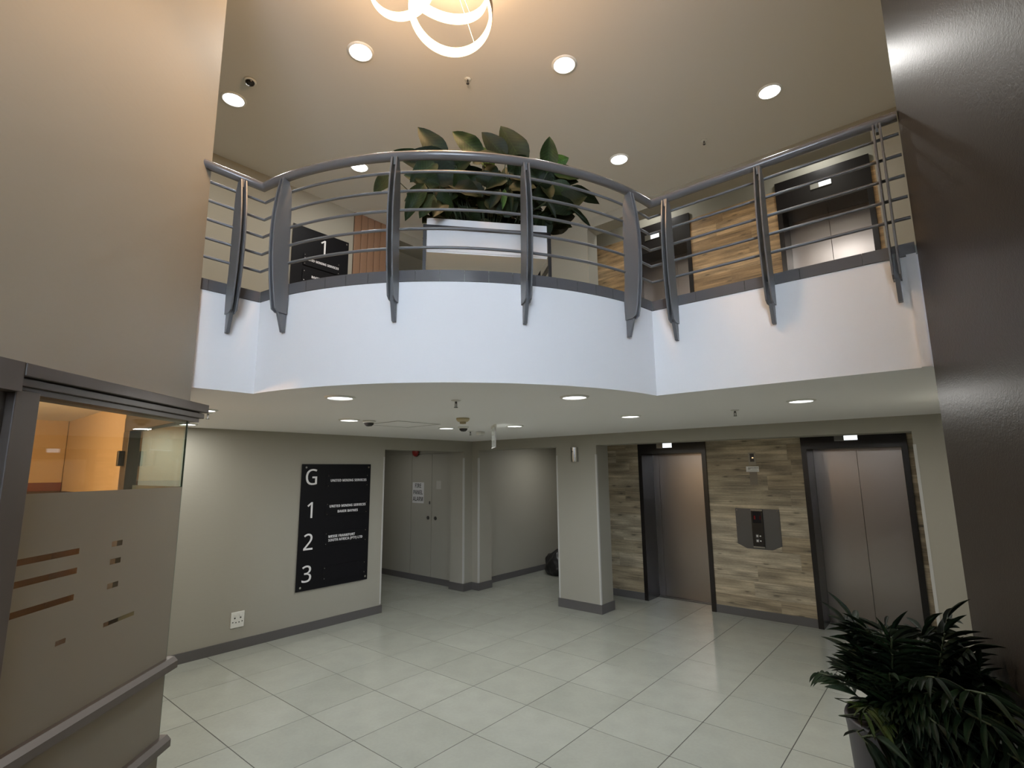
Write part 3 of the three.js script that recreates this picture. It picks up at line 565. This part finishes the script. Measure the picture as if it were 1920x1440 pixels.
// ---------------------------------------------------------------- ring pendant
{
  const g = thing('ring_pendant', 'cluster of glowing warm light rings hung from the high ceiling', 'pendant light', [3.02, UCEIL, -0.12]);
  mesh('canopy', latheD([[0, 0], [0.11, 0], [0.11, -0.03], [0.1, -0.035], [0, -0.035]], 32), M.ringShell, g);
  const ring = (cx, cy, cz, R, nx, ny, nz, h) => {
    const k = new THREE.Group(); k.name = 'ring'; k.position.set(cx - 3.02, cy - UCEIL, cz + 0.12); k.quaternion.setFromUnitVectors(V(0, 1, 0), V(nx, ny, nz).normalize()); g.add(k);
    mesh('shell', lathe([[R, -h / 2], [R + 0.012, -h / 2], [R + 0.012, h / 2], [R, h / 2]], 72), M.ringShell, k);
    mesh('led_strip', lathe([[R - 0.001, h / 2 - 0.003], [R - 0.009, h / 2 - 0.006], [R - 0.009, -h / 2 - 0.002], [R + 0.010, -h / 2 - 0.002], [R + 0.010, -h / 2 + 0.0005]], 72), M.ledWarm, k);
    const up = V(nx, ny, nz).normalize();
    for (const an of [0.4, 2.5, 4.6]) {
      const p = V(Math.cos(an) * (R + 0.006), 0, Math.sin(an) * (R + 0.006)).applyQuaternion(k.quaternion).add(k.position), top = V(Math.cos(an) * 0.05, -0.03, Math.sin(an) * 0.05);
      mesh('wire', polyTube([p, p.clone().lerp(top, 0.5), top], 0.0012, 5), M.plastic, g);
    }
    const pl = new THREE.PointLight(WARM, 7.0 * G.ring); pl.position.set(cx, cy, cz); pl.castShadow = true; pl.shadow.radius = 4; scene.add(pl);
  };
  ring(3.20, 4.66, -0.16, 0.245, -0.16, 0.92, -0.26, 0.08);
  ring(2.96, 4.86, 0.045, 0.20, -0.35, 0.9, 0.10, 0.07);
  ring(3.06, 5.00, -0.22, 0.29, 0.22, 0.93, -0.05, 0.07);
}

// ---------------------------------------------------------------- plants
function leafGeo(fold, droop, wave) {                    // unit leaf: base at origin, tip at +y, width 1, faces +z
  const n = 9, pos = [], uv = [], idx = [];
  for (let i = 0; i <= n; i++) {
    const t = i / n, w = 0.5 * Math.pow(Math.sin(Math.PI * Math.pow(t, 0.78)), 0.85) * (t < 1 ? 1 : 0) + 0.004, z = -droop * t * t;
    for (const s of [-1, -0.5, 0, 0.5, 1]) { pos.push(s * w, t, z + fold * Math.abs(s) * w + wave * Math.sin(t * 14 + s * 2) * Math.abs(s) * w); uv.push(s / 2 + 0.5, t); }
  }
  for (let i = 0; i < n; i++) for (let k = 0; k < 4; k++) { const a = i * 5 + k; idx.push(a, a + 1, a + 5, a + 1, a + 6, a + 5); }
  const g = new THREE.BufferGeometry(); g.setAttribute('position', new THREE.Float32BufferAttribute(pos, 3)); g.setAttribute('uv', new THREE.Float32BufferAttribute(uv, 2)); g.setIndex(idx); g.computeVertexNormals(); return g;
}
const leafTex = (c, s) => { const n = noise2(64, 128, 6, 10, s); return dataTex(64, 128, (x, y, i) => { const rib = Math.abs(x - 31.5) < 1.3 ? 1.35 : 1, vein = 1 + 0.10 * Math.sin((y + Math.abs(x - 32) * 0.9) * 0.55), v = rib * vein * (0.85 + 0.3 * n[i]); return c.map((k) => clamp(k * v)); }); };
const leafMat = (c, s, t = 0) => t ? phy(rgb(1, 1, 1), 0.95, { map: leafTex(c, s), side: THREE.DoubleSide, transmission: t, thickness: 0 }) : phy(rgb(1, 1, 1), 0.55, { map: leafTex(c, s), side: THREE.DoubleSide, specularIntensity: 0.35 });
const broad = [leafMat([30, 40, 20], 3), leafMat([36, 50, 23], 5), leafMat([26, 35, 18], 7), leafMat([62, 96, 34], 9, 0.3)];  // last tone is paler: backlighting put into the leaf colour
const broadGeo = [leafGeo(0.25, 0.10, 0.05), leafGeo(0.45, 0.22, 0.08), leafGeo(0.3, 0.35, 0.1)];
function placeLeaf(parent, geo, mat, base, tip, width, face, name = 'leaf') {
  const m = mesh(name, geo, mat, parent), y = tip.clone().sub(base), L = y.length(); y.normalize();
  const z = face.clone().addScaledVector(y, -face.dot(y)).normalize(), x = new THREE.Vector3().crossVectors(y, z);
  m.matrixAutoUpdate = true; m.quaternion.setFromRotationMatrix(new THREE.Matrix4().makeBasis(x, y, z)); m.position.copy(base); m.scale.set(width, L, L * 0.6); return m;
}
// balcony trough: local x along the front, local z towards the lobby, origin on the landing below the front face
{
  const A = 50 * Math.PI / 180, P0 = V(3.008, UP0, -0.429);
  const ux = V(Math.cos(A), 0, -Math.sin(A)), uz = V(Math.sin(A), 0, Math.cos(A)), c = 0.184;
  const base = P0.clone().addScaledVector(ux, c);
  const g = thing('planter_stand', 'white trough planter in a black metal stand on the balcony', 'planter', base.toArray(), A);
  const hw = 0.39, d = 0.30, y = (v) => v - UP0;
  mesh('trough', merge([rb(-hw, hw, y(3.232), y(3.452), -0.012, 0, 0.003), rb(-hw, hw, y(3.232), y(3.452), -d, -d + 0.012, 0.003), bx(-hw, -hw + 0.012, y(3.232), y(3.452), -d + 0.012, -0.012), bx(hw - 0.012, hw, y(3.232), y(3.452), -d + 0.012, -0.012)]), M.planterWhite, g);
  mesh('trough_base', bx(-hw + 0.002, hw - 0.002, y(3.222), y(3.232), -d + 0.002, -0.002), M.planterWhite, g);
  mesh('soil', bx(-hw + 0.013, hw - 0.013, y(3.40), y(3.425), -d + 0.013, -0.013), M.soil, g);
  for (const [x, z] of [[-hw - 0.012, 0.006], [hw + 0.012, 0.006], [-hw - 0.012, -d - 0.006], [hw + 0.012, -d - 0.006]]) mesh('leg', bx(x - 0.010, x + 0.010, 0, y(3.398), z - 0.010, z + 0.010), M.black, g);
  mesh('top_bar', bx(-hw - 0.022, hw + 0.022, y(3.378), y(3.398), 0.0005, 0.016), M.black, g); mesh('top_bar', bx(-hw - 0.022, hw + 0.022, y(3.378), y(3.398), -d - 0.016, -d - 0.0005), M.black, g);
  for (const s of [-1, 1]) { mesh('side_bar', bx(s * (hw + 0.012) - 0.010, s * (hw + 0.012) + 0.010, y(3.378), y(3.398), -d, 0), M.black, g); mesh('side_bar', bx(s * (hw + 0.012) - 0.010, s * (hw + 0.012) + 0.010, y(3.16), y(3.18), -d, 0), M.black, g); }
  mesh('low_bar', bx(-hw, hw, y(3.16), y(3.18), -d - 0.016, -d + 0.004), M.black, g);
  // the plant in it
  const p = thing('leafy_plant', 'dark broad-leaved plant overflowing the white balcony trough', 'plant', base.toArray(), A);
  const lp = (u, yy, w = 0) => V(u - c, yy - UP0, w);
  // px -> trough plane: zoom coordinates used while surveying the photograph, converted once to metres
  const Q = (zx, zy, w = 0) => lp(-0.522 + (zx - 100) * 0.000832 * (1 + w * 0.30), 4.125 - (zy - 75) * 0.000845 + w * 0.42, w);
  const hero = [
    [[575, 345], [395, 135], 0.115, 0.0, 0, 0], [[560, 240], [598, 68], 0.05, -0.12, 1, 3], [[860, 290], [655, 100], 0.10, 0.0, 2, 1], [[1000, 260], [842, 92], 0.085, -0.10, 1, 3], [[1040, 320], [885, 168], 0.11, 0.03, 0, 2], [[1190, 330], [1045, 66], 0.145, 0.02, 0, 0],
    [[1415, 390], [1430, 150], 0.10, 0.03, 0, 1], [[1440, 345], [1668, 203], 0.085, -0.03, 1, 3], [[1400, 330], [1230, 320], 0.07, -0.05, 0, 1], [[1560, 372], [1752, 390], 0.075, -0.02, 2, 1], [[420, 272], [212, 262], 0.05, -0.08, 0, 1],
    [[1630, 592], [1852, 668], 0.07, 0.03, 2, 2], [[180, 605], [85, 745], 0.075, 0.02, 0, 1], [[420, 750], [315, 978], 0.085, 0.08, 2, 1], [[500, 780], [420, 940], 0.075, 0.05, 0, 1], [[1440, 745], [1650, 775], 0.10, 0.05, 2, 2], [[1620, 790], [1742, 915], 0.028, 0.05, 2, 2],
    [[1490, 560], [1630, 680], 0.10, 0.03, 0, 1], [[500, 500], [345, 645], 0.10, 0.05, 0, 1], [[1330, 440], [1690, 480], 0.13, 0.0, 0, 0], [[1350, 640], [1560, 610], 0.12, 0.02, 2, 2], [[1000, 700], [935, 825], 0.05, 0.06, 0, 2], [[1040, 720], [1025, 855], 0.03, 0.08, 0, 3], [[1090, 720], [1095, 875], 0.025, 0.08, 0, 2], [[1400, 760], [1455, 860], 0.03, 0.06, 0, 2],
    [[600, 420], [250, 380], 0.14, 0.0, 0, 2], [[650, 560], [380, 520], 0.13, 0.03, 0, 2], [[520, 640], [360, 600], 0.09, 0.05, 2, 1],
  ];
  const stems = [];
  const stemTo = (b) => { const r = V((b.x) * 0.55, 3.42 - UP0, -0.14 + (b.z + 0.14) * 0.3); stems.push(polyTube([r, r.clone().lerp(b, 0.5).add(V(0, 0.05, 0)), b], 0.0032, 5)); };
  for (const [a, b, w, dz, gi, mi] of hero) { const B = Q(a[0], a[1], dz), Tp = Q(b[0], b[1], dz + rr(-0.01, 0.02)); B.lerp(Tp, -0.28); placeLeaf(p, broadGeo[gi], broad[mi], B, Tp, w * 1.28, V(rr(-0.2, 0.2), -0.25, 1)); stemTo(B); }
  for (let k = 0; k < 150; k++) {
    const bxp = rr(-0.36, 0.46), byp = rr(3.45, 3.86), bz = rr(-0.26, 0.02), dir = V(rr(-0.9, 0.9) + bxp * 0.9, rr(-0.5, 0.7), rr(-0.1, 0.4)).normalize(), L = rr(0.14, 0.23);
    const B = V(bxp, byp - UP0, bz), Tp = B.clone().addScaledVector(dir, L); if (Tp.y > 3.91 - UP0) Tp.y = 3.91 - UP0; if (Tp.z > 0.16) Tp.z = 0.16;
    placeLeaf(p, broadGeo[k % 3], broad[k % 7 === 0 ? 1 : k % 2 ? 0 : 2], B, Tp, L * rr(0.5, 0.68), V(rr(-0.5, 0.5), rr(-0.4, 0.5), 1)); if (k % 2) stemTo(B);
  }
  mesh('stems', merge(stems), M.stem, p);
}
// potted palm by the dark wall
{
  const px = 5.0, pz = -1.11, rim = 0.825;
  const pot = thing('floor_pot', 'dark grey round floor pot standing by the dark wall', 'pot', [px, 0, pz]);
  mesh('body', lathe([[0, 0], [0.17, 0], [0.185, 0.012], [0.232, rim - 0.05], [0.238, rim - 0.01], [0.234, rim], [0.220, rim], [0.216, rim - 0.03], [0.20, rim - 0.06]], 48), M.pot, pot);
  mesh('soil', cyl(0.205, 0.205, 0.02, 0, rim - 0.06, 0, 32), M.soil, pot);
  const palm = thing('parlour_palm', 'bushy dark green palm with arching fronds in the grey pot', 'plant', [px, rim - 0.05, pz]);
  const pm = [leafMat([22, 38, 22], 15), leafMat([28, 46, 25], 17), leafMat([18, 31, 20], 19), leafMat([52, 66, 26], 21)];
  const strap = leafGeo(0.35, 0.18, 0.02), strap2 = leafGeo(0.25, 0.32, 0.05);
  const rest = [[], [], []];
  const wallN = V(-0.970, 0, 0.242), leftN = V(-0.765, 0, 0.644);
  const tuck = (q, lim) => { const l = q.dot(leftN); if (l > lim) q.addScaledVector(leftN, -(l - lim) * 0.62); const rad = Math.hypot(q.x, q.z); if (q.y < 0.07 && rad > 0.12 && rad < 0.275) { q.x *= 0.275 / rad; q.z *= 0.275 / rad; } return q; };
  const frond = (az, el, len, sub, tone, droop = 0.40) => {
    const dir = V(Math.cos(az) * Math.cos(el), Math.sin(el), Math.sin(az) * Math.cos(el));
    const start = V(rr(-0.08, 0.08), 0, rr(-0.08, 0.08)), pts = [], n = 9;
    for (let i = 0; i <= n; i++) {
      const t = i / n, q = start.clone().addScaledVector(dir, len * t); q.y -= len * droop * t * t * (0.5 + 0.5 * Math.cos(el)); tuck(q, 0.12);
      const wd = (q.x + px - 5.232) * wallN.x + (q.z + pz + 1.425) * wallN.z; if (wd < 0.05) q.addScaledVector(wallN, 0.05 - wd + rr(0, 0.03));
      pts.push(q);
    }
    const stalk = polyTube(pts, 0.0035, 5);
    let host = null;
    if (sub) host = mesh('frond', stalk, M.stem, palm); else rest[0].push(stalk);
    const m = 17;
    for (let k = 0; k < m; k++) {
      const t = 0.28 + 0.72 * k / (m - 1), f = t * n, i = Math.min(n - 1, Math.floor(f)), b = pts[i].clone().lerp(pts[i + 1], f - i), tan = pts[i + 1].clone().sub(pts[i]).normalize();
      const side = new THREE.Vector3().crossVectors(tan, V(0, 1, 0)).normalize(), s = k === m - 1 ? 0 : (k % 2 ? 1 : -1);
      const L = (0.13 + 0.06 * Math.sin(t * Math.PI)) * rr(0.85, 1.15), dr = tan.clone().multiplyScalar(0.75).addScaledVector(side, s * 0.75).add(V(0, -0.12 - 0.3 * t, 0)).normalize(), tip = tuck(b.clone().addScaledVector(dr, L), 0.20);
      const wd = (tip.x + px - 5.232) * wallN.x + (tip.z + pz + 1.425) * wallN.z; if (wd < 0.015) tip.addScaledVector(wallN, 0.015 - wd);
      const up = V(0, 1, 0).addScaledVector(side, s * 0.4), geo = k % 3 ? strap : strap2, w = L * rr(0.12, 0.18);
      if (sub) placeLeaf(host, geo, pm[tone], b, tip, w, up, 'leaflet');
      else { const tmp = new THREE.Mesh(geo, pm[0]); const y = tip.clone().sub(b), Ln = y.length(); y.normalize(); const z = up.clone().addScaledVector(y, -up.dot(y)).normalize(), x = new THREE.Vector3().crossVectors(y, z); tmp.quaternion.setFromRotationMatrix(new THREE.Matrix4().makeBasis(x, y, z)); tmp.position.copy(b); tmp.scale.set(w, Ln, Ln * 0.6); tmp.updateMatrix(); rest[1 + (tone % 2)].push(geo.clone().applyMatrix4(tmp.matrix)); }
    }
  };
  // azimuth 0 = +x; the camera stands at about +z
  for (let k = 0; k < 17; k++) frond(Math.PI * (-0.05 + 1.05 * (k / 16)) + rr(-0.12, 0.12), rr(0.62, 1.25), rr(0.40, 0.62), true, k % 8 === 3 ? 3 : k % 3);
  for (let k = 0; k < 36; k++) frond(rr(0, Math.PI * 2), rr(0.75, 1.5), rr(0.36, 0.66), false, k);
  for (let k = 0; k < 14; k++) frond(Math.PI * rr(0.28, 0.50), rr(0.30, 0.95), rr(0.55, 0.85), false, k);
  for (let k = 0; k < 16; k++) frond(Math.PI * rr(0.10, 0.60), rr(0.55, 0.95), rr(0.42, 0.66), false, k, rr(1.0, 1.5));
  const st = mesh('frond_stalks', merge(rest[0]), M.stem, palm); st.userData.kind = 'stuff';
  const f1 = mesh('inner_foliage', merge(rest[1]), pm[2], palm); f1.userData.kind = 'stuff';
  const f2 = mesh('inner_foliage', merge(rest[2]), pm[0], palm); f2.userData.kind = 'stuff';
}

renderer.render(scene, camera);
